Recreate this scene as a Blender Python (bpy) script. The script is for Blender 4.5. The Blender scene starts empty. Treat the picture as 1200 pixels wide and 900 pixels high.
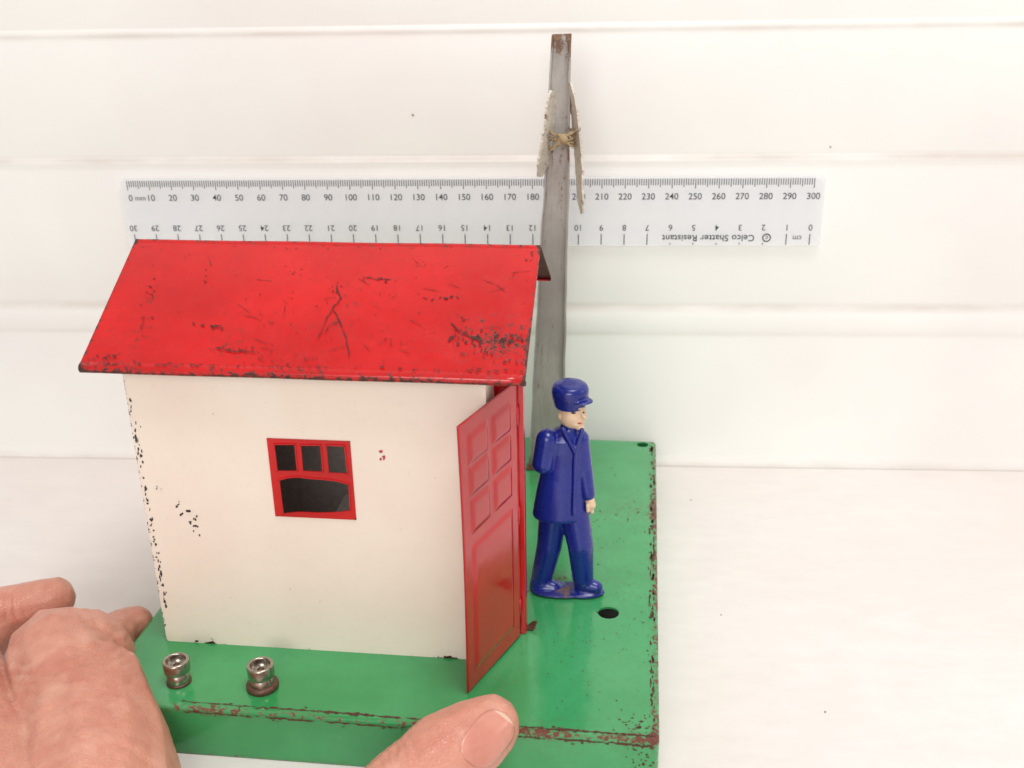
import bpy, bmesh, math, random
import numpy as np
from mathutils import Vector, Matrix, noise as mnoise
from mathutils.bvhtree import BVHTree
random.seed(4)
S=0.001
SC=bpy.context.scene; COL=SC.collection
# ------------------------------------------------------------------ calibrated dimensions (mm)
Hc,yaw,pitch,roll,F=224.7,-0.0712,0.3821,-0.01782,1229.0
L=454.8; tx,ty,tyaw=-149.6,251.9,-0.05696
W,D,h=173.1,202.9,17.57
hx0,hx1,hy0,hyd=11.15,120.6,31.97,75.94
hy1=hy0+hyd; ym=(hy0+hy1)/2
ze,zr,ov,rl,rr=118.3,144.2,8.1,8.8,12.4
def basis():
    cy,sy=math.cos(yaw),math.sin(yaw)
    f=Vector((sy*math.cos(pitch),cy*math.cos(pitch),-math.sin(pitch)))
    r=Vector((cy,-sy,0)); u=r.cross(f); c,s=math.cos(roll),math.sin(roll)
    return c*r+s*u,-s*r+c*u,f
RX,UX,FX=basis(); CAM=Vector((0,0,Hc))
ct,st=math.cos(tyaw),math.sin(tyaw)
def T(p): return Vector((tx+ct*p[0]-st*p[1],ty+st*p[0]+ct*p[1],p[2]))
def TI(p):
    a,b=p[0]-tx,p[1]-ty; return Vector((ct*a+st*b,-st*a+ct*b,p[2]))
def dirw(px,py): return RX*((px-600)/F)-UX*((py-450)/F)+FX
def hitw(px,py,P,N):
    d=dirw(px,py); return CAM+d*((P-CAM).dot(N)/d.dot(N))
def hitl(px,py,P,N):                       # toy-local plane
    d=dirw(px,py); o=TI(CAM); dl=Vector((ct*d.x+st*d.y,-st*d.x+ct*d.y,d.z))
    return o+dl*((Vector(P)-o).dot(Vector(N))/dl.dot(Vector(N)))
def top(px,py,z=h): return hitl(px,py,(0,0,z),(0,0,1))
def frontw(px,py): return hitl(px,py,(0,hy0,0),(0,1,0))
def basef(px,py): return hitl(px,py,(0,0,0),(0,1,0))
rs=(zr-ze)/(ym-hy0+ov)
RN=Vector((0,-rs,1)).normalized()
def roofp(px,py): return hitl(px,py,(0,hy0-ov,ze),RN)
def depthpt(px,py,dep): return CAM+dirw(px,py)*dep
def depth_of(w): return (w-CAM).dot(FX)
# ------------------------------------------------------------------ helpers
def tag(o,label=None,cat=None,group=None,kind=None):
    if label:o['label']=label
    if cat:o['category']=cat
    if group:o['group']=group
    if kind:o['kind']=kind
    return o
def empty(name,loc=(0,0,0),rz=0):
    o=bpy.data.objects.new(name,None); COL.objects.link(o); o.location=Vector(loc)*S; o.rotation_euler=(0,0,rz); o.empty_display_size=.01; return o
def link(name,bm,mats,parent=None,smooth=False,bevel=0,origin=None,seg=2):
    for v in bm.verts: v.co=v.co*S
    me=bpy.data.meshes.new(name); bm.to_mesh(me); bm.free()
    for m in (mats if isinstance(mats,(list,tuple)) else [mats]): me.materials.append(m)
    o=bpy.data.objects.new(name,me); COL.objects.link(o)
    if parent is not None: o.parent=parent
    if smooth:
        for p in me.polygons: p.use_smooth=True
    if bevel:
        b=o.modifiers.new('b','BEVEL'); b.width=bevel*S; b.segments=seg; b.limit_method='ANGLE'; b.angle_limit=.6
    return o
def box(bm,a,b,mi=0):
    a,b=Vector(a),Vector(b)
    vs=[bm.verts.new((x,y,z)) for x in (a.x,b.x) for y in (a.y,b.y) for z in (a.z,b.z)]
    for f in ((0,1,3,2),(4,6,7,5),(0,4,5,1),(2,3,7,6),(0,2,6,4),(1,5,7,3)):
        q=bm.faces.new([vs[i] for i in f]); q.material_index=mi
    return bm
def sheet(bm,outer,holes,thick,fr,mi=0):
    """plate from 2-D loops; fr(u,v,w)->3-D, w = 0 front .. thick"""
    tmp=bmesh.new(); edges=[]
    for lp in [outer]+holes:
        vs=[tmp.verts.new((p[0],p[1],0)) for p in lp]
        for i in range(len(vs)): edges.append(tmp.edges.new((vs[i],vs[(i+1)%len(vs)])))
    bmesh.ops.triangle_fill(tmp,use_beauty=True,use_dissolve=False,edges=edges)
    tmp.verts.index_update()
    uv=[(v.co.x,v.co.y) for v in tmp.verts]
    fa=[[v.index for v in f.verts] for f in tmp.faces]; tmp.free()
    A=[bm.verts.new(fr(u,v,0)) for u,v in uv]; B=[bm.verts.new(fr(u,v,thick)) for u,v in uv]
    for f in fa:
        bm.faces.new([A[i] for i in f]).material_index=mi; bm.faces.new([B[i] for i in reversed(f)]).material_index=mi
    n=0
    for lp in [outer]+holes:
        k=len(lp)
        for i in range(k):
            a,b=n+i,n+(i+1)%k
            bm.faces.new((A[a],B[a],B[b],A[b])).material_index=mi
        n+=k
    bmesh.ops.recalc_face_normals(bm,faces=bm.faces[:])
def lathe(bm,prof,c,n=40,mi=0):
    rings=[]
    for k,(r,z) in enumerate(prof):
        rings.append([bm.verts.new((c[0]+r*math.cos(2*math.pi*i/n),c[1]+r*math.sin(2*math.pi*i/n),c[2]+z)) for i in range(n)])
    for a,b in zip(rings,rings[1:]):
        for i in range(n):
            f=bm.faces.new((a[i],a[(i+1)%n],b[(i+1)%n],b[i])); f.material_index=mi; f.smooth=True
    bm.faces.new(rings[-1]).material_index=mi; bm.faces.new(rings[0][::-1]).material_index=mi
def fleck(bm,fn,cx,cy,rx,ry,nrm,mi=1,off=.12,n=9,ang=0):
    vs=[]; c,s=math.cos(ang),math.sin(ang)
    for i in range(n):
        a=2*math.pi*i/n; k=random.uniform(.4,1.15); x,y=rx*k*math.cos(a),ry*k*math.sin(a)
        vs.append(bm.verts.new(fn(cx+c*x-s*y,cy+s*x+c*y)+Vector(nrm)*off))
    f=bm.faces.new(vs); f.material_index=mi
def crack(bm,fn,pts,w,nrm,mi=1,off=.12,jit=2.0):
    P=[]
    for (a,b) in zip(pts,pts[1:]):
        k=max(2,int(math.hypot(b[0]-a[0],b[1]-a[1])/4))
        for i in range(k): t=i/k; P.append((a[0]+(b[0]-a[0])*t+random.uniform(-jit,jit)*.6,a[1]+(b[1]-a[1])*t+random.uniform(-jit,jit)*.6))
    P.append(pts[-1]); up=[];dn=[]
    for i,p in enumerate(P):
        q=P[min(i+1,len(P)-1)]; o=P[max(i-1,0)]; dx,dy=q[0]-o[0],q[1]-o[1]; l=math.hypot(dx,dy) or 1
        ww=w*random.uniform(.15,1.3)*(.25 if i in (0,len(P)-1) else 1)/2
        up.append(bm.verts.new(fn(p[0]-dy/l*ww,p[1]+dx/l*ww)+Vector(nrm)*off)); dn.append(bm.verts.new(fn(p[0]+dy/l*ww,p[1]-dx/l*ww)+Vector(nrm)*off))
    for i in range(len(P)-1): bm.faces.new((up[i],up[i+1],dn[i+1],dn[i])).material_index=mi
def balls(bm,p0,r0,p1,r1,sub=2):
    p0,p1=Vector(p0),Vector(p1); d=(p1-p0).length; n=max(1,int(d/(min(r0,r1)*.18)))
    for i in range(n+1):
        t=i/n; bmesh.ops.create_icosphere(bm,subdivisions=sub,radius=r0+(r1-r0)*t,matrix=Matrix.Translation(p0+(p1-p0)*t))
def ell(bm,c,r,rot=None,sub=3):
    M=Matrix.Translation(Vector(c))@(rot.to_4x4() if rot else Matrix.Identity(4))@Matrix.Diagonal((r[0],r[1],r[2],1))
    bmesh.ops.create_icosphere(bm,subdivisions=sub,radius=1,matrix=M)
def remesh(name,bm,voxel,mats,parent,it=6,fac=.5,disp=None):
    for v in bm.verts: v.co=v.co*S
    me=bpy.data.meshes.new('tmp'); bm.to_mesh(me); bm.free()
    o=bpy.data.objects.new('tmp',me); COL.objects.link(o)
    m=o.modifiers.new('r','REMESH'); m.mode='VOXEL'; m.voxel_size=voxel*S
    s=o.modifiers.new('s','SMOOTH'); s.iterations=it; s.factor=fac
    dg=bpy.context.evaluated_depsgraph_get(); dg.update()
    me2=bpy.data.meshes.new_from_object(o.evaluated_get(dg)); bpy.data.objects.remove(o)
    me2.name=name; me2.materials.clear()
    for q in (mats if isinstance(mats,(list,tuple)) else [mats]): me2.materials.append(q)
    for p in me2.polygons: p.use_smooth=True; p.material_index=0
    if disp:
        nr=[v.normal.copy() for v in me2.vertices]
        for v,n_ in zip(me2.vertices,nr): v.co=v.co+n_*(disp(v.co/S,n_)*S)
        me2.update()
    r=bpy.data.objects.new(name,me2); COL.objects.link(r)
    if parent is not None: r.parent=parent
    return r
# ------------------------------------------------------------------ materials
def srgb(r,g,b):
    f=lambda c:(c/12.92 if c<=.04045 else ((c+.055)/1.055)**2.4); return (f(r/255),f(g/255),f(b/255),1)
class N:
    def __init__(s,name):
        s.m=bpy.data.materials.new(name); s.m.use_nodes=True; s.t=s.m.node_tree; s.b=s.t.nodes['Principled BSDF']
        tc=s.t.nodes.new('ShaderNodeTexCoord'); mp=s.t.nodes.new('ShaderNodeVectorMath'); mp.operation='SCALE'; mp.inputs['Scale'].default_value=1000
        s.t.links.new(tc.outputs['Object'],mp.inputs[0]); s.co=mp.outputs[0]
    def l(s,a,b): s.t.links.new(a,b)
    def noise(s,scale,detail=6,rough=.6,dist=0,stretch=None):
        n=s.t.nodes.new('ShaderNodeTexNoise'); n.inputs['Scale'].default_value=scale; n.inputs['Detail'].default_value=detail; n.inputs['Roughness'].default_value=rough; n.inputs['Distortion'].default_value=dist
        v=s.co
        if stretch:
            q=s.t.nodes.new('ShaderNodeVectorMath'); q.operation='MULTIPLY'; q.inputs[1].default_value=stretch; s.l(v,q.inputs[0]); v=q.outputs[0]
        s.l(v,n.inputs['Vector']); return n.outputs['Fac']
    def math(s,op,a,b=None,clamp=False):
        n=s.t.nodes.new('ShaderNodeMath'); n.operation=op; n.use_clamp=clamp
        for i,x in enumerate((a,b)):
            if x is None: continue
            if isinstance(x,(int,float)): n.inputs[i].default_value=x
            else: s.l(x,n.inputs[i])
        return n.outputs[0]
    def mr(s,v,a,b,c=0,d=1):
        n=s.t.nodes.new('ShaderNodeMapRange'); n.inputs[1].default_value=a;n.inputs[2].default_value=b;n.inputs[3].default_value=c;n.inputs[4].default_value=d; s.l(v,n.inputs[0]); return n.outputs[0]
    def mix(s,f,a,b):
        n=s.t.nodes.new('ShaderNodeMix'); n.data_type='RGBA'
        if isinstance(f,(int,float)): n.inputs[0].default_value=f
        else: s.l(f,n.inputs[0])
        for i,x in ((6,a),(7,b)):
            if isinstance(x,tuple): n.inputs[i].default_value=x
            else: s.l(x,n.inputs[i])
        return n.outputs[2]
    def sep(s):
        n=s.t.nodes.new('ShaderNodeSeparateXYZ'); s.l(s.co,n.inputs[0]); return n.outputs
    def dist(s,p):
        n=s.t.nodes.new('ShaderNodeVectorMath'); n.operation='DISTANCE'; s.l(s.co,n.inputs[0]); n.inputs[1].default_value=p; return n.outputs['Value']
    def bump(s,v,st=.3,d=.0002):
        n=s.t.nodes.new('ShaderNodeBump'); n.inputs['Strength'].default_value=st; n.inputs['Distance'].default_value=d; s.l(v,n.inputs['Height']); s.l(n.outputs[0],s.b.inputs['Normal'])
    def set(s,**k):
        for a,v in k.items():
            i=s.b.inputs[a.replace('_',' ')]
            if isinstance(v,(int,float,tuple)): i.default_value=v
            else: s.l(v,i)
        return s
def worn(name,c1,c2,chip1,chip2,zones=(),edges=(),lines=(),thr=.72,sc=.35,rough=.35,tint=.5,bumpst=.25,coat=0.0,stretch=None,scuff=0):
    n=N(name); big=n.noise(.03,4,.5); fine=n.noise(sc,10,.72,.3,stretch); fine2=n.noise(sc*3.7,6,.7)
    v=n.math('ADD',n.math('MULTIPLY',fine,.7),n.math('MULTIPLY',fine2,.3))
    for (p,r,stg) in zones:
        v=n.math('ADD',v,n.mr(n.dist(tuple(p)),0,r,stg,0))
    xyz=n.sep()
    for (ax,val,wd,stg) in edges:
        d=n.math('ABSOLUTE',n.math('SUBTRACT',xyz[ax],val)); v=n.math('ADD',v,n.mr(d,0,wd,stg,0))
    for (ax,va,bx_,vb,wd,stg) in lines:      # a fold: near va on one axis AND vb on another
        d=n.math('ADD',n.math('ABSOLUTE',n.math('SUBTRACT',xyz[ax],va)),n.math('ABSOLUTE',n.math('SUBTRACT',xyz[bx_],vb))); v=n.math('ADD',v,n.mr(d,0,wd,stg,0))
    mask=n.mr(v,thr,thr+.025)
    colr=n.mix(n.mr(big,.35,.65),c1,c2)
    if scuff:
        s1=n.mr(n.noise(.5,8,.75,1.2,(.35,1,1)),.60,.68,0,scuff); colr=n.mix(s1,colr,tuple(a*.45+b*.4 for a,b in zip(c1,chip1)))
    stain=n.mr(v,thr-.16,thr,0,tint); mid=tuple((a*.55+b*.45) for a,b in zip(c1,chip1))
    colr=n.mix(stain,colr,mid)
    chip=n.mix(n.mr(fine2,.35,.65),chip1,chip2)
    n.set(Base_Color=n.mix(mask,colr,chip),Roughness=n.math('ADD',n.mr(mask,0,1,rough,.8),n.mr(n.noise(.15,6,.6),.3,.7,-.06,.08)))
    n.bump(n.math('SUBTRACT',n.math('MULTIPLY',n.noise(.12,3,.5),.9),n.math('MULTIPLY',mask,.25)),bumpst,.0006)
    if coat: n.set(Coat_Weight=coat,Coat_Roughness=.12)
    return n.m
def plain(name,c,rough=.5,metal=0,nsc=.5,var=.25,bump=.15):
    n=N(name); f=n.noise(nsc,6,.6); d=tuple(x*(1-var) for x in c[:3])+(1,)
    n.set(Base_Color=n.mix(n.mr(f,.3,.7),c,d),Roughness=rough,Metallic=metal); n.bump(f,bump,.0003); return n.m
BR1,BR2=srgb(78,40,30),srgb(122,66,46); DK1,DK2=srgb(64,34,30),srgb(92,56,46)
tp=lambda x,y:tuple(top(x,y)); rp=lambda x,y:tuple(roofp(x,y)); fp=lambda x,y:tuple(frontw(x,y))
M_green=worn('green_enamel',srgb(66,160,98),srgb(46,142,78),BR1,BR2,
   zones=[(tp(632,690),9,.2),(tp(655,678),7,.16),(tp(745,860),14,.09),(tp(250,835),12,.07),(tp(760,600),22,.09),(tp(650,600),18,.12),(tp(720,680),30,.07),(tp(640,860),16,.09),(tp(520,850),16,.07),(tp(620,735),8,.16),(tp(635,560),10,.14),(tp(720,590),22,.07),(tp(700,640),16,.06),(tp(590,800),12,.05)],
   lines=[(1,0,2,h,3.6,.175),(0,W,2,h,3.8,.2),(1,D,2,h,2.6,.17),(1,0,0,W,3,.11),(1,0,2,0,2.6,.14)],thr=.662,sc=.5,rough=.16,tint=.4,bumpst=.34,coat=.35)
M_red=worn('red_enamel',srgb(206,20,20),srgb(188,14,16),DK1,BR1,
   zones=[(rp(560,395),16,.12),(rp(605,400),14,.12),(rp(400,370),14,.06),(rp(440,330),16,.06),(rp(255,380),12,.07),(rp(180,350),12,.08),(rp(520,345),12,.06),(rp(270,410),12,.09),(rp(130,415),14,.09),(rp(170,385),8,.09),(rp(480,415),18,.06),(rp(350,415),18,.06)],
   edges=[(2,ze-2.2,3.4,.18),(2,zr,1.6,.13),(0,hx0-rl,1.6,.14),(0,hx1+rr,1.6,.16)],thr=.65,sc=.5,rough=.22,tint=.35,bumpst=.15,coat=.2,scuff=.75)
M_redunder=worn('roof_underside',srgb(84,16,24),srgb(60,14,20),DK1,BR1,thr=.66,rough=.5)
M_cream=worn('cream_enamel',srgb(241,228,213),srgb(237,221,206),DK1,BR1,
   zones=[(fp(225,602),6,.1),(fp(250,752),5,.2),(fp(525,772),5,.2),(fp(188,570),4,.12)],
   lines=[(1,hy0,2,h,1.1,.12),(1,hy0,0,hx0,1.3,.18)],thr=.69,sc=.4,rough=.34,tint=.14,bumpst=.2)
M_door=worn('red_door_enamel',srgb(190,12,26),srgb(168,8,20),BR1,BR2,edges=[(2,112,3.4,.15)],thr=.685,sc=.3,rough=.17,tint=.25,bumpst=.5,coat=.3,scuff=.25)
M_chip=plain('bare_rusted_tin',srgb(92,56,42),.8,0,1.5,.45)
M_chipred=plain('dark_paint_loss',srgb(88,32,28),.75,0,1.5,.5)
M_blackchip=plain('black_chip',srgb(70,62,64),.7,0,1.5,.4)
M_inner=plain('pale_tin_inside',srgb(196,184,178),.6,.0)  # lining coloured pale in place of light inside the hut
M_smear=plain('red_smear',srgb(196,70,70),.6)
M_nickel=plain('dull_nickel',srgb(190,181,168),.27,1,.7,.35,.1)
M_rustmetal=plain('rusty_washer',srgb(112,80,64),.5,.4,1.0,.5)
# --------------- camera / world / lights
cd=bpy.data.cameras.new('camera'); co=bpy.data.objects.new('camera',cd); COL.objects.link(co)
cd.sensor_width=36; cd.lens=36*F/1200; cd.clip_start=.005; cd.clip_end=50
cd.dof.use_dof=True; cd.dof.focus_distance=.345; cd.dof.aperture_fstop=21
Mx=Matrix((RX,UX,-FX)).transposed().to_4x4(); Mx.translation=CAM*S; co.matrix_world=Mx; SC.camera=co
w=bpy.data.worlds.new('World'); SC.world=w; w.use_nodes=True
w.node_tree.nodes['Background'].inputs[0].default_value=(1.0,.992,.98,1); w.node_tree.nodes['Background'].inputs[1].default_value=.46
def area(name,loc,tgt,size,power,colr=(1,1,1)):
    ld=bpy.data.lights.new(name,'AREA'); ld.shape='DISK'; ld.size=size; ld.energy=power; ld.color=colr
    o=bpy.data.objects.new(name,ld); COL.objects.link(o); o.location=loc
    o.rotation_euler=(Vector(tgt)-Vector(loc)).to_track_quat('-Z','Y').to_euler(); return o
area('key_lamp',(.18,.06,1.0),(.08,.42,.1),.42,5.6,(1,.995,.98))
area('front_fill',(-.1,-.75,.5),(-.05,.35,.05),.6,5.5,(1,.985,.965))  # unseen fill, added to light the hut's front wall more evenly
area('side_fill',(.85,.2,.45),(-.02,.3,.06),.4,.6,(1,.985,.98))  # unseen side light, added for sheen on door, figurine and hand
SC.view_settings.view_transform='Standard'; SC.view_settings.look='None'; SC.view_settings.exposure=0
# ------------------------------------------------------------------ setting
n=N('white_painted_table'); a=n.noise(.006,3,.5); b=n.noise(.12,8,.7,0,(.45,1,1)); c=n.noise(.9,4,.6)
n.set(Base_Color=n.mix(n.mr(b,.35,.85,0,.8),n.mix(n.mr(a,.35,.65),srgb(233,228,224),srgb(228,217,212)),srgb(220,211,206)),Roughness=.42); n.bump(n.math('ADD',b,n.math('MULTIPLY',c,.4)),.35,.0005); M_table=n.m
n=N('white_painted_boards'); a=n.noise(.008,3,.5); b=n.noise(.05,6,.6,0,(.2,1,1)); c=n.noise(.8,3,.6)
xyz=n.sep(); seam_tone=None
zl=lambda y:hitw(600,y,Vector((0,L,0)),Vector((0,1,0))).z
for yy,wd,s_ in ((360,3.0,.8),(391,2.0,.35),(186,2.6,.95),(36,2.4,.7),(540,4,.6)):
    d=n.mr(n.math('ABSOLUTE',n.math('SUBTRACT',xyz[2],zl(yy)/1.0)),0,wd,s_,0); d=n.math('MULTIPLY',d,n.mr(n.noise(.04,5,.6,0,(.5,1,1)),.35,.6,.25,1)); seam_tone=d if seam_tone is None else n.math('MAXIMUM',seam_tone,d)  # patchy, slightly darker tone along the board lines
n.set(Base_Color=n.mix(seam_tone,n.mix(n.mr(a,.4,.65),srgb(240,239,234),srgb(235,231,227)),srgb(214,203,195)),Roughness=.35); n.bump(n.math('ADD',b,n.math('MULTIPLY',c,.12)),.3,.0006); M_board=n.m
M_speck=plain('grit',srgb(168,148,130),.8)
bm=bmesh.new(); box(bm,(-1500,-900,-20),(1500,L+.3,0))
tf=lambda x,y:hitw(x,y,Vector((0,0,0)),Vector((0,0,1)))
for x,y,r in ((967,835,2.0),(845,721,1.3),(810,586,1.2)):
    fleck(bm,tf,x,y,r,r*.8,(0,0,1),off=.1)
o=link('table',bm,[M_table,M_speck]); tag(o,kind='structure')
prof=[(L+.6,-20)]
prof+=[(L+.6,-.5),(L-1.0,-.3),(L-.8,1.2),(L-.3,2.6),(L+.35,4.2),(L+.6,6)]
for yb,yt,k_ in ((391,360,1),(195,184,1),(38,29,.5)):
    zb,zt=zl(yb),zl(yt)
    prof+=[(L+.6,zb-3.0*k_),(L+.6+.08*k_,zb-1.2*k_),(L+.6,zb),(L+.6-.32*k_,zb+1.4*k_),(L+.6-.32*k_,zt-1.7*k_),(L+.6+.3*k_,zt+.1),(L+.6+.32*k_,zt+1.1*k_+.1),(L+.63,zt+2.6*k_)]
prof+=[(L+.6,zl(-160)),(L+.6,700)]
bm=bmesh.new()
A=[bm.verts.new((-1500,p[0],p[1])) for p in prof]; B=[bm.verts.new((1500,p[0],p[1])) for p in prof]
for i in range(len(prof)-1): bm.faces.new((A[i],B[i],B[i+1],A[i+1])).smooth=True
C1=[bm.verts.new((x,L+25,z)) for x,z in ((-1500,-20),(1500,-20),(1500,700),(-1500,700))]
bm.faces.new((C1[0],C1[3],C1[2],C1[1])); bm.faces.new((A[-1],B[-1],C1[2],C1[3]))
wf=lambda x,y:hitw(x,y,Vector((0,L+.5,0)),Vector((0,1,0)))
for x,y,r in ((484,135,1.8),(973,172,1.4)): fleck(bm,wf,x,y,r,r,(0,-1,0),off=.3)
o=link('wall',bm,[M_board,M_speck]); tag(o,kind='structure')
# ------------------------------------------------------------------ ruler
n=N('clear_ruler_plastic')
n.set(Base_Color=srgb(247,248,252),Roughness=.12,Alpha=.33); M_clear=n.m
M_ink=plain('black_ink',srgb(56,56,62),.6)
M_inkb=plain('bold_black_ink',srgb(34,34,40),.6)
bm=bmesh.new(); X0=-201.9; Z1=138.3; Z0=Z1-30.05; YF=L-2.3
pr=[(X0-3.2,Z0+1),(X0-2.2,Z0),(X0+303.6,Z0),(X0+304.6,Z0+1),(X0+304.6,Z1-1),(X0+303.6,Z1),(X0-2.2,Z1),(X0-3.2,Z1-1)]
sheet(bm,pr,[],2.2,lambda u,v,ww:Vector((u,YF+ww,v)))
def q(x0,x1,z0,z1,mi=1):
    vs=[bm.verts.new((x,YF-.06,z)) for x,z in ((x0,z0),(x1,z0),(x1,z1),(x0,z1))]; bm.faces.new(vs).material_index=mi
for i in range(301):
    ln=4.2 if i%10==0 else (3.6 if i%5==0 else 2.8); q(X0+i-.18,X0+i+.18,Z1-.5-ln,Z1-.5,1)
for i in range(31):
    q(X0+300-10*i-.2,X0+300-10*i+.2,Z0+.6,Z0+(5.4 if not (2<=i<=6) else 1.5))
def text(bm,s,x,z,size,flip=False,mi=1,al='CENTER',bold=.02,sp=1.0):
    cu=bpy.data.curves.new('t','FONT'); cu.body=s; cu.size=size; cu.align_x=al; cu.align_y='CENTER'; cu.offset=bold; cu.space_character=sp
    o=bpy.data.objects.new('t',cu); COL.objects.link(o); dg=bpy.context.evaluated_depsgraph_get(); dg.update()
    me=bpy.data.meshes.new_from_object(o.evaluated_get(dg)); bpy.data.objects.remove(o)
    vs=[]
    for v in me.vertices:
        a,b=(v.co.x,v.co.y) if not flip else (-v.co.x,-v.co.y); vs.append(bm.verts.new((x+a,YF-.07,z+b)))
    for p in me.polygons:
        try: bm.faces.new([vs[i] for i in p.vertices]).material_index=mi
        except ValueError: pass
    bpy.data.meshes.remove(me)
for i in range(0,31):
    text(bm,str(i*10),X0+i*10+(0.8 if i==0 else 0),Z1-8.3,3.9)
    text(bm,str(30-i),X0+i*10+.0,Z0+8.3,3.7,True)
text(bm,'mm',X0+5.2,Z1-8.3,3.2); text(bm,'cm',X0+294.6,Z0+3.6,3.3,True)
text(bm,'Celco Shatter Resistant',X0+256.5,Z0+3.7,4.0,True,mi=2,bold=.04,sp=1.04)
for k in range(20):
    a=2*math.pi*k/20; b=2*math.pi*(k+1)/20; cx,cz=X0+281.6,Z0+3.7
    vs=[bm.verts.new((cx+r*math.cos(t),YF-.07,cz+r*math.sin(t))) for r,t in ((1.9,a),(1.9,b),(1.4,b),(1.4,a))]; bm.faces.new(vs).material_index=2
text(bm,'c',X0+281.6,Z0+3.7,3.0,True,mi=2)
o=link('ruler',bm,[M_clear,M_ink,M_inkb]); tag(o,'long clear plastic 300 mm ruler with black scale fixed flat on the white boards','ruler')
# ------------------------------------------------------------------ the toy
toy=empty('toy_crossing_hut',(tx,ty,0),tyaw)
tag(toy,'old tin toy hut with red roof on green base with tall grey post','toy')
def circ(c,rx,ry,nn=28): return [(c.x+rx*math.cos(2*math.pi*i/nn),c.y+ry*math.sin(2*math.pi*i/nn)) for i in range(nn)]
hole1=top(713,718); hole2=top(753,521)
def rr2(x0,y0,x1,y1,r,k=5):
    o=[]
    for cx,cy,a0 in ((x1-r,y0+r,-90),(x1-r,y1-r,0),(x0+r,y1-r,90),(x0+r,y0+r,180)):
        for i in range(k+1): a=math.radians(a0+90*i/k); o.append((cx+r*math.cos(a),cy+r*math.sin(a)))
    return o
bm=bmesh.new(); e=1.3
sheet(bm,rr2(e,e,W-e,D-e,1.5),[circ(hole1,3.6,3.6),circ(hole2,2.6,2.6)],.8,lambda u,v,ww:Vector((u,v,h-ww)))
def ring(off,z,r): return [Vector((x,y,z)) for x,y in rr2(off,off,W-off,D-off,r)]
R_=[ring(e,h,1.5),ring(.55,h-.15,1.8),ring(.12,h-.6,2.2),ring(0,h-1.4,2.4),ring(0,.3,2.4),ring(.8,.3,2.0),ring(.8,h-.8,2)]
rv=[[bm.verts.new(p) for p in r] for r in R_]
for a,b in zip(rv,rv[1:]):
    for i in range(len(a)): bm.faces.new((a[i],a[(i+1)%len(a)],b[(i+1)%len(b)],b[i]))
bmesh.ops.recalc_face_normals(bm,faces=bm.faces[:])
tpv=lambda a,b:Vector(top(a,b)); bfv=lambda a,b:Vector(basef(a,b))
edgey=lambda x:826+(x-205)*.0741
# worn line running along the front fold, with gaps
for xs,xe,wd in ((212,300,1.6),(306,372,2.2),(378,470,2.6),(476,560,1.6),(566,640,2.4),(644,768,3.0)):
    crack(bm,tpv,[(xs,edgey(xs)-4.6),((xs+xe)/2,edgey((xs+xe)/2)-4.6),(xe,edgey(xe)-4.6)],wd,(0,0,1),off=.08,jit=1.0)
    crack(bm,bfv,[(xs+5,edgey(xs)+7),((xs+xe)/2,edgey((xs+xe)/2)+7),(xe-4,edgey(xe)+7)],wd*.8,(0,-1,0),off=.1,jit=1.2)
for k in range(150):
    x=random.uniform(215,770); y=edgey(x)-2.5-abs(random.gauss(0,1.8))
    if random.random()<.5+.4*math.sin(x*.05): fleck(bm,tpv,x,y,random.uniform(.8,3.6),random.uniform(.4,1.2),(0,0,1),off=.09)
for k in range(150):
    x=random.uniform(215,770); y=edgey(x)+6+abs(random.gauss(0,2.0))
    if random.random()<.5+.4*math.sin(x*.04+1): fleck(bm,bfv,x,y,random.uniform(.8,3.4),random.uniform(.4,1.2),(0,-1,0),off=.11)
for k in range(40):
    x,y=random.gauss(755,12),random.gauss(882,14)
    if x<768 and y>866+4: fleck(bm,bfv,x,y,random.uniform(.8,2.6),random.uniform(.5,1.5),(0,-1,0),off=.1)
for k in range(110):
    t=random.random(); y=525+330*t; x=768-abs(random.gauss(0,3.5))-1
    fleck(bm,tpv,x,y,random.uniform(.5,2.0),random.uniform(1,5),(0,0,1),off=.08)
for k in range(150):
    x,y=random.uniform(640,765),random.uniform(540,850); 
    fleck(bm,tpv,x,y,random.uniform(.4,1.9),random.uniform(.3,1.0),(0,0,1),off=.06,ang=random.uniform(0,3))
for k in range(22):
    fleck(bm,tpv,random.gauss(750,12),random.gauss(851,5),random.uniform(1.0,3.6),random.uniform(.6,1.5),(0,0,1),off=.08)
base=link('base',bm,[M_green,M_chip],toy)
# hut walls
wc=[frontw(*p) for p in ((314,514),(411,516),(417,608),(322,605))]
wx0=(wc[0].x+wc[3].x)/2; wx1=(wc[1].x+wc[2].x)/2; wz1=(wc[0].z+wc[1].z)/2; wz0=(wc[2].z+wc[3].z)/2
zt=ze+ov*rs-1.2
# door geometry from its corners
Z_D=18.4
hg=top(609,744,Z_D); fr_=top(548,812,Z_D)
zh=hitl(610,447,(0,hg.y,0),(0,1,0)).z; zf=hitl(542,500,(0,fr_.y,0),(0,1,0)).z
fyy=hg.y+1.2
bm=bmesh.new()
sheet(bm,[(hx0,h),(hx1,h),(hx1,zt),(hx0,zt)],[[(wx0+.3,wz0+.3),(wx1-.3,wz0+.3),(wx1-.3,wz1-.3),(wx0+.3,wz1-.3)]],.6,lambda u,v,ww:Vector((u,hy0+ww,v)))
sheet(bm,[(hx0,h),(hx1,h),(hx1,zt),(hx0,zt)],[],.6,lambda u,v,ww:Vector((u,hy1-ww,v)))
gab=[(hy0+.6,h),(hy1-.6,h),(hy1-.6,zt),(ym,zr-1.4),(hy0+.6,zt)]
sheet(bm,gab,[],.6,lambda u,v,ww:Vector((hx0+ww,u,v)))
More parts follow.
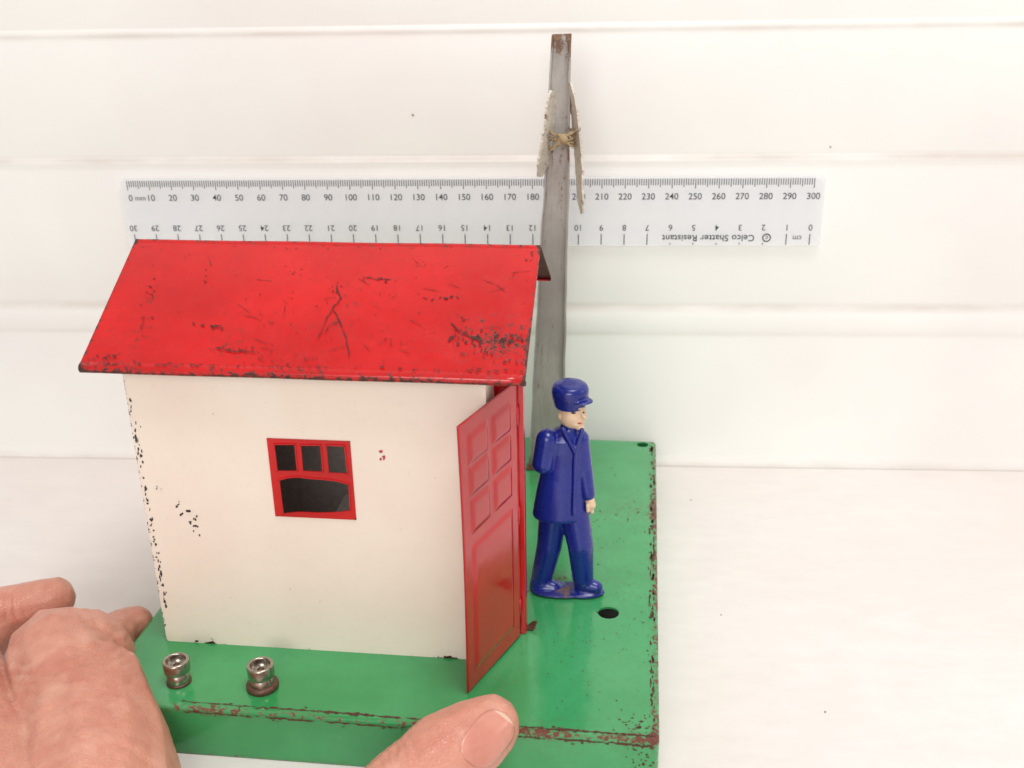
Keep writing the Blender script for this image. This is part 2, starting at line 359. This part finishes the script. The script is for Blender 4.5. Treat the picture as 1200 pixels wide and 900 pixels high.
sheet(bm,gab,[[(fyy+1.2,h+4),(fyy+36,h+4),(fyy+36,110),(fyy+1.2,110)]],.6,lambda u,v,ww:Vector((hx1-ww,u,v)))
nf=(0,-1,0); ff=lambda a,b:Vector(frontw(a,b))
for k in range(85):
    t=random.random(); y=462+250*t; x=145+(y-436)*.1735+abs(random.gauss(0,1.8))+.6
    if random.random()<.25+.75*(t>.2): fleck(bm,ff,x,y,random.uniform(.5,1.7),random.uniform(.8,3.4),nf)
for x,y,rx,ry in ((207,593,4,2),(213,602,3,3),(223,598,5,3),(229,606,3,3),(222,612,4,2),(231,617,3,3),(234,627,2,4),(210,588,2,1.5),(227,622,2,3),(184,570,2,2),(165,500,2,3),(154,470,2,3),(312,472,1,1),(250,485,.8,2),(470,620,1,1),(375,705,1.2,1),(510,560,1.2,1),(270,700,1,1),(340,690,1,1.2)):
    for j in range(3 if rx>2 else 1): fleck(bm,ff,x+random.gauss(0,1.5)*(rx>2),y+random.gauss(0,1.5)*(rx>2),rx*.5,ry*.55,nf,ang=random.uniform(-.6,.6))
for x,y,rx,ry in ((250,753,10,2),(525,770,8,1.8),(232,751,4,1.5),(574,449,4,3)): 
    for j in range(3): fleck(bm,ff,x+random.gauss(0,3),y,rx*.6,ry,nf,mi=2)
for x,y,rx,ry in ((447,529,4,3),(450,536,3,4),(446,538,2,2)): fleck(bm,ff,x,y,rx*.8,ry,nf,mi=3)
hut=link('hut_walls',bm,[M_cream,M_blackchip,M_chip,M_smear],toy)
bm=bmesh.new(); box(bm,(hx0+.9,hy1-1.6,h+.3),(hx1-.9,hy1-.9,zt-1)); box(bm,(hx0+.7,hy0+1.2,h+.3),(hx0+1.2,hy1-1.7,zt-2)); box(bm,(hx0+1.3,hy0+1.2,h+.2),(hx1-1,hy1-1.7,h+.7))
box(bm,(wx0+9,hy0+30,h+.8),(wx0+20,hy0+44,h+34))
link('inner_lining',bm,M_inner,toy)
# window frame
def ix(px,py): p=frontw(px,py); return (p.x,p.z)
bm=bmesh.new(); outer=[(wx0,wz0),(wx1,wz0),(wx1,wz1),(wx0,wz1)]
def panel(a,b,c,d): return [ix(*a),ix(*b),ix(*c),ix(*d)]
hs=[panel((321,519),(347,519),(350,552),(325,552)),panel((352,520),(377,520),(380,553),(355,552)),panel((382,520),(405,521),(409,555),(385,554))]
lower=[ix(*p) for p in ((327,561),(338,558),(350,557),(364,559),(380,560),(396,562),(410,566),(412,598),(400,600),(375,601),(350,600),(332,602))]
sheet(bm,outer,hs+[lower],.7,lambda u,v,ww:Vector((u,hy0-.35+ww,v)))
M_wred=worn('window_red',srgb(206,26,26),srgb(186,18,20),DK1,BR1,thr=.68,rough=.35,edges=[(2,wz1,.8,.12),(0,wx1,.8,.12),(2,wz0,.8,.12)],scuff=.5)
for f_ in hs+[lower]: 
    k=len(f_)
    for i in range(k):
        a,b=f_[i],f_[(i+1)%k]; 
        m=Vector((a[0],0,a[1])); m2=Vector((b[0],0,b[1])); d=(m2-m); nn=Vector((-d.z,0,d.x)).normalized()*.35
        c0=[Vector((p.x,hy0-.75,p.z)) for p in (m,m2,m2-nn,m-nn)]; c1=[Vector((p.x,hy0-.3,p.z)) for p in (m,m2,m2-nn,m-nn)]
        v0=[bm.verts.new(p) for p in c0]; v1=[bm.verts.new(p) for p in c1]
        bm.faces.new(v0)
        for j in range(4): bm.faces.new((v0[j],v1[j],v1[(j+1)%4],v0[(j+1)%4]))
bmesh.ops.recalc_face_normals(bm,faces=bm.faces[:])
link('window_frame',bm,M_wred,toy)
# roof with a rolled front edge
bm=bmesh.new(); xa,xb=hx0-rl,hx1+rr; yF,yB=hy0-ov,hy1+ov-10
cyr,czr,rr_=yF+1.3,ze-1.25,1.45
pts=[(cyr+rr_*math.cos(math.radians(a_)),czr+rr_*math.sin(math.radians(a_))) for a_ in (-30,-60,-90,-115,-140,-165,-190,-210,-225,-240)]
pts+=[(cyr+.5,czr+1.25+.5*rs+.15)]
NR=len(pts)
pts+=[(ym-1.5,zr-1.5*rs+.05),(ym-.6,zr-.2),(ym,zr),(ym+.6,zr-.2),(ym+1.5,zr-1.5*rs)]
zb_=ze+10*rs
pts+=[(yB-1.2,zb_+1.2*rs),(yB-.2,zb_),(yB+.1,zb_-.7),(yB-.1,zb_-1.2),(yB-.9,zb_-1.4)]
inn=[]
for i,p in enumerate(pts):
    a=pts[max(i-1,0)];b=pts[min(i+1,len(pts)-1)];d=Vector((b[0]-a[0],b[1]-a[1])).normalized(); inn.append((p[0]+d.y*.5,p[1]-d.x*.5))
loop=pts+inn[::-1]; m_=len(pts)
nx=24
secs=[[bm.verts.new((xa+(xb-xa)*k/nx,p[0],p[1]+(.06*math.sin(k*.7+1)))) for p in loop] for k in range(nx+1)]
for a,b in zip(secs,secs[1:]):
    for i in range(len(loop)):
        f=bm.faces.new((a[i],b[i],b[(i+1)%len(loop)],a[(i+1)%len(loop)])); f.material_index=2 if m_<=i<2*m_-1 else 0; f.smooth=i<NR-1
for s_ in (secs[0],secs[-1]):
    for i in range(m_-1): bm.faces.new((s_[i],s_[i+1],s_[2*m_-2-i],s_[2*m_-1-i])).material_index=0 if i<NR+2 else 2
bmesh.ops.recalc_face_normals(bm,faces=bm.faces[:])
rf=lambda a,b:Vector(roofp(a,b)); rn=tuple(RN)
for pl,wd in (([(394,333),(399,348),(390,362),(398,376),(404,392),(408,408),(410,422)],1.7),([(390,362),(383,372),(378,385),(372,398)],1.1),([(399,376),(388,379),(380,390)],.9),([(424,324),(446,328),(458,327)],1.0),([(527,378),(538,388),(552,396),(566,400)],1.5),([(245,382),(262,385)],1.2),([(252,408),(275,411),(300,412)],1.4)):
    crack(bm,rf,pl,wd,rn,off=.12)
for k in range(30):
    x,y=random.uniform(190,600),random.uniform(295,415); a_=random.gauss(.2,.7); l_=random.uniform(8,26); crack(bm,rf,[(x,y),(x+l_*math.cos(a_),min(424,max(288,y+l_*math.sin(a_))))],.6,rn,off=.1,jit=1)
def cluster(cx,cy,sx,sy,n_,r0,r1,slope=0):
    for k in range(n_):
        dx=random.gauss(0,sx); px,py=cx+dx,cy+random.gauss(0,sy)+dx*slope
        if 286<py<427 and 166-(py-281)*.46<px<630-(py-286)*.12: fleck(bm,rf,px,py,random.uniform(r0,r1),random.uniform(r0,r1)*.45,rn,off=.11,ang=random.gauss(0,.8),n=11)
cluster(565,400,24,6,34,.6,3.8,.1); cluster(540,386,6,8,16,.6,3.0); cluster(596,397,14,3,20,.6,3.6); cluster(572,414,24,5,22,.6,2.8); cluster(606,425,8,3,12,.6,2.6)
cluster(522,349,13,1.6,14,.8,3,-.05); cluster(440,328,10,1.6,9,.8,2.6,.05); cluster(255,383,8,1.4,10,.8,2.8,.1); cluster(275,409,18,1.6,18,.8,2.8,.06)
cluster(395,348,4,6,8,.6,2.2); cluster(125,420,14,3,20,.8,2.6,-.1); cluster(168,385,4,9,14,.6,2.2); cluster(178,345,3,12,14,.6,2.2); cluster(622,300,2.5,7,8,.6,2.2); cluster(350,422,50,2.5,20,.6,2.2); cluster(240,330,3,10,8,.5,1.8)
cluster(480,350,90,30,60,.4,1.6); cluster(250,350,80,30,60,.4,1.6); cluster(400,290,160,1.5,26,.6,1.8); cluster(340,320,10,3,8,.5,1.8); cluster(500,310,14,3,8,.5,1.6); cluster(320,375,12,4,8,.5,1.6); cluster(460,400,16,5,12,.5,2.0)
for k in range(100):
    x=random.uniform(95,614); fleck(bm,rf,x,427+(x-91)*.019-.5-abs(random.gauss(0,1.8)),random.uniform(.8,3.2),random.uniform(.4,1.0),rn,off=.13)
roof=link('roof',bm,[M_red,M_chipred,M_redunder],toy,smooth=False)
# door
DU=Vector((fr_.x-hg.x,fr_.y-hg.y,0)); dwid=DU.length; DU.normalize(); DN=Vector((-DU.y,DU.x,0)); 
if DN.x<0: DN=-DN
panels=[]
cols=((.13,.46),(.54,.87)); rows=((.845,.945),(.735,.83),(.60,.715))
for a,b in cols:
    for c_,d_ in rows: panels.append((a,c_,b,d_))
low=(.13,.07,.87,.55); hh=90
def hgt(u,v):
    z=0
    for (a,c_,b,d_) in panels+[low]:
        du=min(u-a,b-u)*dwid; dv=min(v-c_,d_-v)*hh; d=min(du,dv)
        z=max(z,0 if d<-.6 else (lambda q:q*q*(3-2*q))(min(1,(d+.6)/2.2))*.55)
    return z
nu,nv=70,170; bm=bmesh.new(); G=[]
for j in range(nv+1):
    row=[]
    for i in range(nu+1):
        u,v=i/nu,j/nv; bow=.6*math.sin(v*3)*u; ztop=zh+(zf-zh)*u
        row.append(bm.verts.new(Vector((hg.x,hg.y,0))+DU*(u*dwid)+Vector((0,0,Z_D+v*(ztop-Z_D)))+DN*(hgt(u,v)+bow)))
    G.append(row)
for j in range(nv):
    for i in range(nu): bm.faces.new((G[j][i],G[j][i+1],G[j+1][i+1],G[j+1][i]))
door=link('door',bm,M_door,toy,smooth=True); s_=door.modifiers.new('s','SOLIDIFY'); s_.thickness=.0006; s_.offset=0
bm=bmesh.new(); pf=[(.3,0)]
for za in (6,40,74): pf+=[(.3,za),(.65,za+.2),(.65,za+6),(.3,za+6.2)]
pf+=[(.3,88)]
lathe(bm,pf,(hg.x+.1,hg.y+.2,20),14)
link('hinge',bm,M_door,door,smooth=False)
bm=bmesh.new(); xo=hg.x+2.0
box(bm,(hx1+.05,fyy+.4,h+.1),(xo,fyy+1.2,112.5)); box(bm,(xo-.7,fyy+1.25,h+.1),(xo,fyy+4.5,112.5)); box(bm,(hx1+.05,fyy+36,h+.1),(hx1+1.4,fyy+38,112)); box(bm,(hx1+.05,fyy+4.6,110.2),(hx1+1.4,fyy+35.9,112))
link('door_frame',bm,M_door,toy,bevel=.25)
bm=bmesh.new(); tb=top(624,737)
vs=[tb+Vector(p) for p in ((-2.0,-1.1,.15),(.4,-1.3,.2),(1.2,-.5,1.5),(1.6,.8,2.4),(.3,1.5,1.8),(-1.5,1.2,.25))]
f1=bm.faces.new([bm.verts.new(v) for v in vs]); o=link('bent_tab',bm,M_rustmetal,toy); s_=o.modifiers.new('s','SOLIDIFY'); s_.thickness=.0006; s_.offset=1
# terminals
def terminal(px,py,sc_,label,flange):
    c=top(px,py); bm=bmesh.new()
    pr=[(3.55,0),(3.7,.3),(3.7,3.6),(3.3,4.0),(3.3,4.4),(3.9,4.6),(4.3,4.85),(4.35,5.2),(4.35,8.5),(4.2,8.9),(3.9,9.05),(3.45,9.05),(3.25,8.85),(3.2,8.2),(3.2,5.6),(.2,5.5)]
    lathe(bm,[(r*sc_,z*sc_) for r,z in pr],c,44)
    o=link('terminal',bm,M_nickel,toy,smooth=False); o['label']=label
    bm=bmesh.new(); lathe(bm,[(r*sc_,z*sc_) for r,z in ((1.0,5.5),(1.2,5.7),(1.2,7.0),(.8,7.4),(.2,7.5))],c,20); link('screw_tip',bm,M_rustmetal,o,smooth=False)
    bm=bmesh.new(); lathe(bm,[(r*sc_,z*sc_) for r,z in (((4.9,-.02),(5.2,.1),(5.2,1.5),(4.6,2.0),(3.75,2.1)) if flange else ((3.8,-.02),(4.1,.1),(4.1,.8),(3.75,1.0)))],c,36); link('washer',bm,M_rustmetal,o)
terminal(210,799,.93,'left metal terminal',False); terminal(308,805,.95,'right metal terminal with wide rusty washer',True)
# post: folded channel, tapering, with a notched tip
pb=top(642,547); y=pb.y
PN=(0,1,0)
def pp(px,py): return hitl(px,py,(0,pb.y,0),PN)
bl,br,tl,tr_=pp(620,548),pp(661,548),pp(647,40),pp(670,40)
bm=bmesh.new(); zb0=h+.05; zt_=(tl.z+tr_.z)/2
nz=50; cs=[]
tipz=[-.6,-.2,0,.2,-.1,-.5,-.9,-2.2,-2.0,-.9]
for k in range(nz+1):
    t=k/nz; xl=bl.x+(tl.x-bl.x)*t+.3*mnoise.noise(Vector((0,t*16,3))); xr=br.x+(tr_.x-br.x)*t+.3*mnoise.noise(Vector((5,t*16,3))); z=zb0+(zt_-zb0)*t
    b=.5*mnoise.noise(Vector((9,t*5,1)))
    prf=[(xl,y-2.6),(xl,y),(xl+.3,y+.5),(xr-.3,y+.5),(xr,y),(xr,y-2.6),(xr-.7,y-2.6),(xr-.7,y-.3),(xl+.7,y-.3),(xl+.7,y-2.6)]
    cs.append([bm.verts.new((p[0]+b,p[1],z+(tipz[i] if k==nz else 0))) for i,p in enumerate(prf)])
for a,b in zip(cs,cs[1:]):
    for i in range(10): bm.faces.new((a[i],a[(i+1)%10],b[(i+1)%10],b[i]))
for s_ in (cs[0],cs[-1]):
    for f_ in ((0,1,8,9),(1,2,8),(2,3,7,8),(3,4,7),(4,5,6,7)): bm.faces.new([s_[i] for i in f_])
bmesh.ops.recalc_face_normals(bm,faces=bm.faces[:])
M_post=worn('weathered_grey_metal',srgb(174,169,163),srgb(144,137,132),srgb(92,76,66),srgb(138,102,78),edges=[(2,zt_,11,.17),(2,zt_-45,22,.05),(2,h,12,.14)],thr=.59,sc=.3,rough=.36,tint=.6,stretch=(1.6,1.6,.3))
post=link('post',bm,M_post,toy)
bm=bmesh.new(); box(bm,(bl.x-1.0,y-4.5,h+.04),(br.x+.5,y+1.5,h+.9)); link('post_foot',bm,M_rustmetal,post,bevel=.3)
M_sign=worn('flaking_white_board',srgb(226,219,206),srgb(198,188,172),srgb(112,82,60),BR2,thr=.57,sc=.4,rough=.7,tint=.65)
def blade(pxa,pxb,ya,yb,wd,tilt,label,seed):
    rnd=random.Random(seed)
    a=hitl(pxa[0],pxa[1],(0,y+ya,0),PN); b=hitl(pxb[0],pxb[1],(0,y+yb,0),PN)
    ax=(b-a).normalized(); wv=Vector((tilt,1,0)); wv=(wv-ax*wv.dot(ax)).normalized(); nn=ax.cross(wv).normalized()
    bm=bmesh.new(); Ln=(b-a).length; k=70; o1=[];o2=[]; w1=w2=0
    for i in range(k+1):
        t=i/k; w1=.82*w1+rnd.uniform(-.35,.35); w2=.82*w2+rnd.uniform(-.35,.35); tap=1-.6*max(0,(t-.85)/.15)-.5*max(0,(.08-t)/.08)
        o1.append((t*Ln+.0,-wd/2*tap+w1*.8)); o2.append((t*Ln,wd/2*tap+w2*.8))
    sheet(bm,o1+o2[::-1],[],.8,lambda u,v,ww:a+ax*u+wv*v+nn*(ww-.4)+nn*(.8*math.sin(u*.09)+.4*mnoise.noise(Vector((u*.2,v*.2,seed)))))
    o=link('sign_board',bm,M_sign,post); o['label']=label
blade((648,106),(632,207),-3,-7,9,.36,'left broken sign blade',5); blade((667,97),(684,250),-2.5,-8,9.5,-.34,'right longer broken sign blade',8)
M_str=plain('jute_string',srgb(190,164,126),.9,0,3,.45,.6)
bm=bmesh.new(); sc0=pp(660,160); hw=(pp(676,160).x-pp(645,160).x)/2
for s in range(5):
    pts_=[]; off=-2.0+s*1.0; tl_=(1.6,-1.4,.6,2.0,-.6)[s]
    for i in range(41):
        a=2*math.pi*i/40; pts_.append(Vector((sc0.x+hw*math.copysign(abs(math.cos(a))**.7,math.cos(a)),y-1.6+6.4*math.sin(a),sc0.z+off+tl_*math.cos(a)+.5*math.sin(a*3+s))))
    for i in range(40): balls(bm,pts_[i],.6+.16*math.sin(i*2.2),pts_[i+1],.6+.16*math.sin(i*2.2+2.2),1)
kn=Vector((sc0.x+.8,y-8.2,sc0.z+.3)); ell(bm,kn,(2.0,1.3,1.7),Matrix.Rotation(.5,3,'Y'),sub=2)
def frond(v):
    p=kn.copy()
    for i in range(5):
        q_=p+Vector(v)*.25+Vector((random.uniform(-.4,.4),0,random.uniform(-.4,.4))); balls(bm,p,.42-.04*i,q_,.4-.04*i,1); p=q_
frond((4.6,-.6,3.0)); frond((-3.0,-.3,-3.6)); frond((3.4,-.4,-2.8))
link('string_tie',bm,M_str,post,smooth=True)
# ------------------------------------------------------------------ figurine
fb=T(top(663,692)); FN=Vector((FX.x,FX.y,0)).normalized(); kf=depth_of(fb)/F
fig=empty('toy_figurine',fb); tag(fig,'small blue uniformed figurine in peaked cap standing beside the open red door','figurine')
def FP(px,py,dy=0):
    return hitw(px,py,fb+FN*dy,FN)-fb
M_blue=worn('cobalt_blue_paint',srgb(24,38,134),srgb(18,30,112),srgb(14,18,60),srgb(50,50,70),thr=.8,sc=.5,rough=.27,tint=.2,coat=.2,bumpst=.3)
M_plate=worn('worn_blue_foot_paint',srgb(26,38,128),srgb(22,32,104),srgb(96,72,62),srgb(126,96,80),zones=[((0,-2,1.5),5,.2)],thr=.6,sc=.6,rough=.4,tint=.5)
M_skin=plain('painted_skin',srgb(230,198,166),.45,0,.6,.12)
R=lambda r:r*kf
FR=Vector((FN.y,-FN.x,0))
rotF=Matrix((FR,FN,Vector((0,0,1)))).transposed()
bm=bmesh.new()
balls(bm,FP(649,594,1.2),R(17),FP(644,638,1.2),R(15),3); balls(bm,FP(644,638,1.2),R(15),FP(635,676,2.0),R(12.5),3)
balls(bm,FP(672,594,-.5),R(17.5),FP(680,638,-3),R(15),3); balls(bm,FP(680,638,-3),R(15),FP(683,676,-2.2),R(12.5),3)
balls(bm,FP(631,683,1.4),R(10.5),FP(649,688,-.2),R(8)); 
balls(bm,FP(682,683,-2),R(10.5),FP(699,688,-4),R(7.5))
c=FP(644,690,.9); c.z=1.0; ell(bm,c,(R(24),4.4,1.3),rotF); c=FP(685,692,-2.6); c.z=1.0; ell(bm,c,(R(24),4.0,1.3),rotF)
remesh('trousers',bm,.36,M_blue,fig,7)
bm=bmesh.new(); c=FP(664,692,-1); c.z=.9; ell(bm,c,(R(41),5.2,1.0),rotF); remesh('foot_plate',bm,.3,M_plate,fig,2)
# jacket: flared skirt as a loft so the hem ends crisply, plus torso, stub arm, long arm, lapels
bm=bmesh.new()
jr=[]
for px_,py_,rx_,ry_ in ((658,603,32.5,6.6),(658,600,33,6.8),(658,588,31,6.5),(658,572,28,6.0),(659,556,25.5,5.6),(660,540,25.5,5.5),(661,525,26.5,5.6),(662,512,25,5.2),(664,505,18,4.2),(666,500,11,3.0)):
    cc=FP(px_,py_,-.3); jr.append([bm.verts.new(cc+FR*(R(rx_)*math.cos(2*math.pi*i/48))+FN*(ry_*math.sin(2*math.pi*i/48))) for i in range(48)])
for a,b in zip(jr,jr[1:]):
    for i in range(48): bm.faces.new((a[i],a[(i+1)%48],b[(i+1)%48],b[i]))
bm.faces.new(jr[-1]); bm.faces.new(jr[0][::-1]); bmesh.ops.recalc_face_normals(bm,faces=bm.faces[:])
balls(bm,FP(641,515,-2.4),R(12.5),FP(636,543,-4.0),R(12),3)
balls(bm,FP(678,515,-.8),R(12),FP(684,550,-1.2),R(10),3); balls(bm,FP(684,550,-1.2),R(10),FP(689,579,-3.0),R(8),3)
balls(bm,FP(667,505),R(12.5),FP(669,499),R(11.5),3)
for a,b,w_ in (((660,503),(674,530),3.0),((682,504),(674,530),2.8),((674,530),(672,602),2.2)): balls(bm,FP(a[0],a[1],-4.6 if a[1]<520 else -5.6),R(w_),FP(b[0],b[1],-5.7 if b[1]<560 else -6.8),R(w_*.9),2)
remesh('jacket',bm,.28,M_blue,fig,4)
bm=bmesh.new()
ell(bm,FP(671,485,-.5),(R(15.5),4.4,R(17)),rotF,4); ell(bm,FP(675,494,-2.2),(R(9.5),2.6,R(8)),rotF)
balls(bm,FP(680.5,481,-3.4),R(2.4),FP(684.5,488.5,-4.2),R(3.2)); ell(bm,FP(656.5,487,-1.6),(R(2.8),1.3,R(5)),rotF)
ell(bm,FP(679,500,-3.0),(R(5.5),1.5,R(3.6)),rotF); ell(bm,FP(679.5,495.3,-4.3),(R(3.6),.5,R(1.2)),rotF,2)
ell(bm,FP(677.5,478.5,-4.0),(R(7.5),.8,R(1.4)),rotF,2)
head=remesh('head',bm,.2,[M_skin],fig,2)
dark=plain('face_paint_brown',srgb(84,56,46),.6); lip=plain('face_paint_red',srgb(176,84,74),.6)
bvh=BVHTree.FromPolygons([v.co/S for v in head.data.vertices],[tuple(p.vertices) for p in head.data.polygons])
def onhead(px,py,rx,ry,name,m):
    bm=bmesh.new(); n_=10; vs=[]
    o_=CAM-fb
    cc=bvh.ray_cast(o_,dirw(px,py).normalized())
    if cc[0] is None: return
    for i in range(n_):
        a=2*math.pi*i/n_; hq=bvh.ray_cast(o_,dirw(px+rx*math.cos(a),py+ry*math.sin(a)).normalized())
        if hq[0] is None: continue
        vs.append(bm.verts.new(hq[0]+hq[1]*.08))
    vc=bm.verts.new(cc[0]+cc[1]*.14)
    for i in range(len(vs)): bm.faces.new((vc,vs[i],vs[(i+1)%len(vs)]))
    bmesh.ops.recalc_face_normals(bm,faces=bm.faces[:])
    link(name,bm,m,head)
onhead(672,484,2.8,1.3,'eye',dark); onhead(683.8,483.5,1.3,1.1,'eye',dark); onhead(679.5,496,3.2,1.0,'mouth',lip); onhead(671.5,480,3.8,.7,'eyebrow',dark)
bm=bmesh.new(); prof_=[(17.6,474),(19,469),(20.2,463),(20.6,458),(20.2,454),(18,450.6),(14,448.4),(8,447.2),(.6,446.8)]
rings=[]
for r,yy in prof_:
    cc=FP(668,yy,0); rings.append([bm.verts.new(cc+FR*(R(r)*math.cos(2*math.pi*i/48))+FN*(R(r)*.95*math.sin(2*math.pi*i/48))+Vector((0,0,(.7 if yy>473 else .2)*math.sin(2*math.pi*i/48)*-1*-1))) for i in range(48)])
for a,b in zip(rings,rings[1:]):
    for i in range(48): bm.faces.new((a[i],a[(i+1)%48],b[(i+1)%48],b[i]))
bm.faces.new(rings[-1]); bm.faces.new(rings[0][::-1])
bmesh.ops.recalc_face_normals(bm,faces=bm.faces[:])
ell(bm,FP(682,469.5,-3.4),(R(12.5),3.4,R(1.9)),Matrix.Rotation(-.5,3,'Z')@rotF,4)
remesh('cap',bm,.24,M_blue,fig,5)
bm=bmesh.new(); balls(bm,FP(690,582,-3.2),R(5.8),FP(693,592,-3.6),R(5.2)); balls(bm,FP(692,592,-3.6),R(3.2),FP(694,600,-4.0),R(2.4)); balls(bm,FP(689,592,-4.4),R(2.6),FP(689,599,-4.7),R(2))
remesh('hand',bm,.25,M_skin,fig,2)
# ------------------------------------------------------------------ hand
n=N('hand_skin'); a=n.noise(.04,5,.6); b=n.noise(.22,7,.6); c=n.noise(1.3,5,.6)
vor=n.t.nodes.new('ShaderNodeTexVoronoi'); vor.inputs['Scale'].default_value=.8; vor.feature='DISTANCE_TO_EDGE'; 
dv=n.t.nodes.new('ShaderNodeVectorMath'); dv.operation='ADD'; nt=n.t.nodes.new('ShaderNodeTexNoise'); nt.inputs['Scale'].default_value=.8; n.l(n.co,nt.inputs['Vector']); n.l(n.co,dv.inputs[0]); n.l(nt.outputs['Color'],dv.inputs[1]); n.l(dv.outputs[0],vor.inputs['Vector'])
colr=n.mix(n.mr(a,.32,.68),srgb(216,154,132),srgb(198,128,108)); colr=n.mix(n.mr(b,.45,.8,0,.4),colr,srgb(178,98,82))
colr=n.mix(n.mr(n.noise(.09,3,.5),.5,.72,0,.5),colr,srgb(226,178,156))
n.set(Base_Color=colr,Roughness=n.mr(b,.3,.7,.28,.4),Subsurface_Weight=.25,Subsurface_Radius=(.003,.0013,.0009),Subsurface_Scale=1.0)
n.bump(n.math('ADD',n.math('MULTIPLY',n.mr(vor.outputs['Distance'],0,.14),.4),n.math('ADD',n.math('MULTIPLY',c,.4),n.math('MULTIPLY',b,.8))),.42,.0005); M_hand=n.m
dF=depth_of(T(Vector((W*.62,0,h)))); dL=depth_of(T(top(186,712)))
bm=bmesh.new()
def hc(a,b,sub=3):
    (x0,y0,d0,r0),(x1,y1,d1,r1)=a,b; balls(bm,depthpt(x0,y0,d0),r0*d0/F,depthpt(x1,y1,d1),r1*d1/F,sub)
def chain(*k):
    for a,b in zip(k,k[1:]): hc(a,b,2)
chain((573,851,dF-12,38),(553,864,dF-14,46),(520,884,dF-19,50),(484,915,dF-24,51),(440,965,dF-32,60),(330,1060,dF-42,62),(220,1090,dF-46,75),(90,1040,dF-36,95))
chain((90,1040,dF-36,95),(112,935,dF-10,102),(102,850,dF+8,76),(72,772,dF+30,62),(100,772,dF+34,58),(120,760,dL-18,34),(142,737,dL-8,24),(159,729,dL-5,20.5))
chain((112,935,dF-10,102),(124,870,dF+2,72),(112,808,dF+18,58))
chain((-40,860,dF+10,70),(-50,770,dF+50,46),(-10,722,dL-4,34),(40,706,dL+2,27),(64,700,dL+3,24))
chain((-130,900,dF+10,70),(-150,800,dF+50,42),(-120,740,dL,30),(-80,712,dL+8,22)); chain((-200,960,dF,60),(-230,860,dF+40,36),(-210,800,dF+60,26),(-180,770,dF+66,20))
chain((90,1040,dF-36,95),(-40,860,dF+10,70)); chain((60,1040,dF-30,95),(-130,900,dF+10,70)); chain((0,1050,dF-30,95),(-200,960,dF,60)); chain((60,1060,dF-34,95),(-60,1200,dF-60,110),(-180,1420,dF-90,125))
grooves=[]
def gr(px,py,dep,ang,wd,dp,rad):
    grooves.append((depthpt(px,py,dep),(RX*math.cos(ang)-UX*math.sin(ang)).normalized(),wd,dp,rad))
for o_,w_,d_ in ((0,.8,.6),(9,.7,.35),(-10,.7,.4),(20,.6,.25),(-20,.6,.2)): gr(470+o_*.75,905-o_*.66,dF-36,-.72,w_,d_,15)
for o_,w_,d_ in ((0,1.0,.8),(10,.8,.45),(-12,.9,.5),(22,.7,.3),(40,.9,.4),(58,.8,.3)): gr(80,775+o_,dF+14-o_*.2,1.35,w_,d_,16)
for o_,d_ in ((0,.5),(8,.3),(-7,.3)): gr(134+o_,742,dL-12,-.3,.6,d_,7)
for o_,d_ in ((0,.5),(-8,.3),(9,.3)): gr(10+o_,712,dL-12,-.2,.6,d_,9)
def hdisp(p,n_):
    d=.5*mnoise.noise(p*.09)+.12*mnoise.noise(p*.28)+.03*mnoise.noise(p*.7)
    for c_,ax,wd,dp,rad in grooves:
        q=p-c_; 
        if q.length>rad*1.6: continue
        t=q.dot(ax)+.8*mnoise.noise(p*.25+Vector((3,1,dp*9))); f=math.exp(-(t/wd)**2)*max(0,1-(q.length/(rad*1.6))**2); d-=dp*f
    return d
hand=remesh('hand',bm,.6,M_hand,None,12,disp=hdisp)
tag(hand,'bare left hand entering from lower left, thumb and fingers gripping the green base','hand')
bv=BVHTree.FromPolygons([v.co/S for v in hand.data.vertices],[tuple(p.vertices) for p in hand.data.polygons])
n=N('nail'); a=n.noise(.15,4,.5); n.set(Base_Color=n.mix(n.mr(a,.3,.7),srgb(210,146,128),srgb(198,128,110)),Roughness=.22,Subsurface_Weight=.25,Subsurface_Radius=(.003,.001,.0006),Coat_Weight=.3); n.bump(n.noise(.5,3,.5),.2,.0003); M_nail=n.m
M_nailtip=plain('nail_edge',srgb(224,182,160),.35,0,.5,.1)
def nail(cx,cy,ang,ln,wd,name,m,off=.35,par=None):
    bm=bmesh.new(); nu_,nv_=18,24; c,s=math.cos(ang),math.sin(ang); g=[]
    for j in range(nv_+1):
        row=[]; v=j/nv_*2-1
        for i in range(nu_+1):
            u=i/nu_*2-1; k=(max(0,1-abs(v)**3.2))**.4; x=v*ln; yy=u*wd*k
            hq=bv.ray_cast(CAM,dirw(cx+c*x-s*yy,cy+s*x+c*yy).normalized())
            row.append(None if hq[0] is None else bm.verts.new(hq[0]+hq[1]*(off*(1-1.0*max(abs(u),-v)**4))))
        g.append(row)
    for j in range(nv_):
        for i in range(nu_):
            qd=[g[j][i],g[j][i+1],g[j+1][i+1],g[j+1][i]]
            if all(qd): 
                try: bm.faces.new(qd).material_index=1 if j>=nv_-2 else 0
                except ValueError: pass
    for _ in range(3): bmesh.ops.smooth_vert(bm,verts=bm.verts[:],factor=.5,use_axis_x=True,use_axis_y=True,use_axis_z=True)
    bmesh.ops.recalc_face_normals(bm,faces=bm.faces[:])
    o=link(name,bm,m,par,smooth=True); s2=o.modifiers.new('s','SOLIDIFY'); s2.thickness=.0004; s2.offset=0; return o
o=nail(571,866,math.radians(-52),36,25,'thumb_nail',[M_nail,M_nailtip],.42,hand)
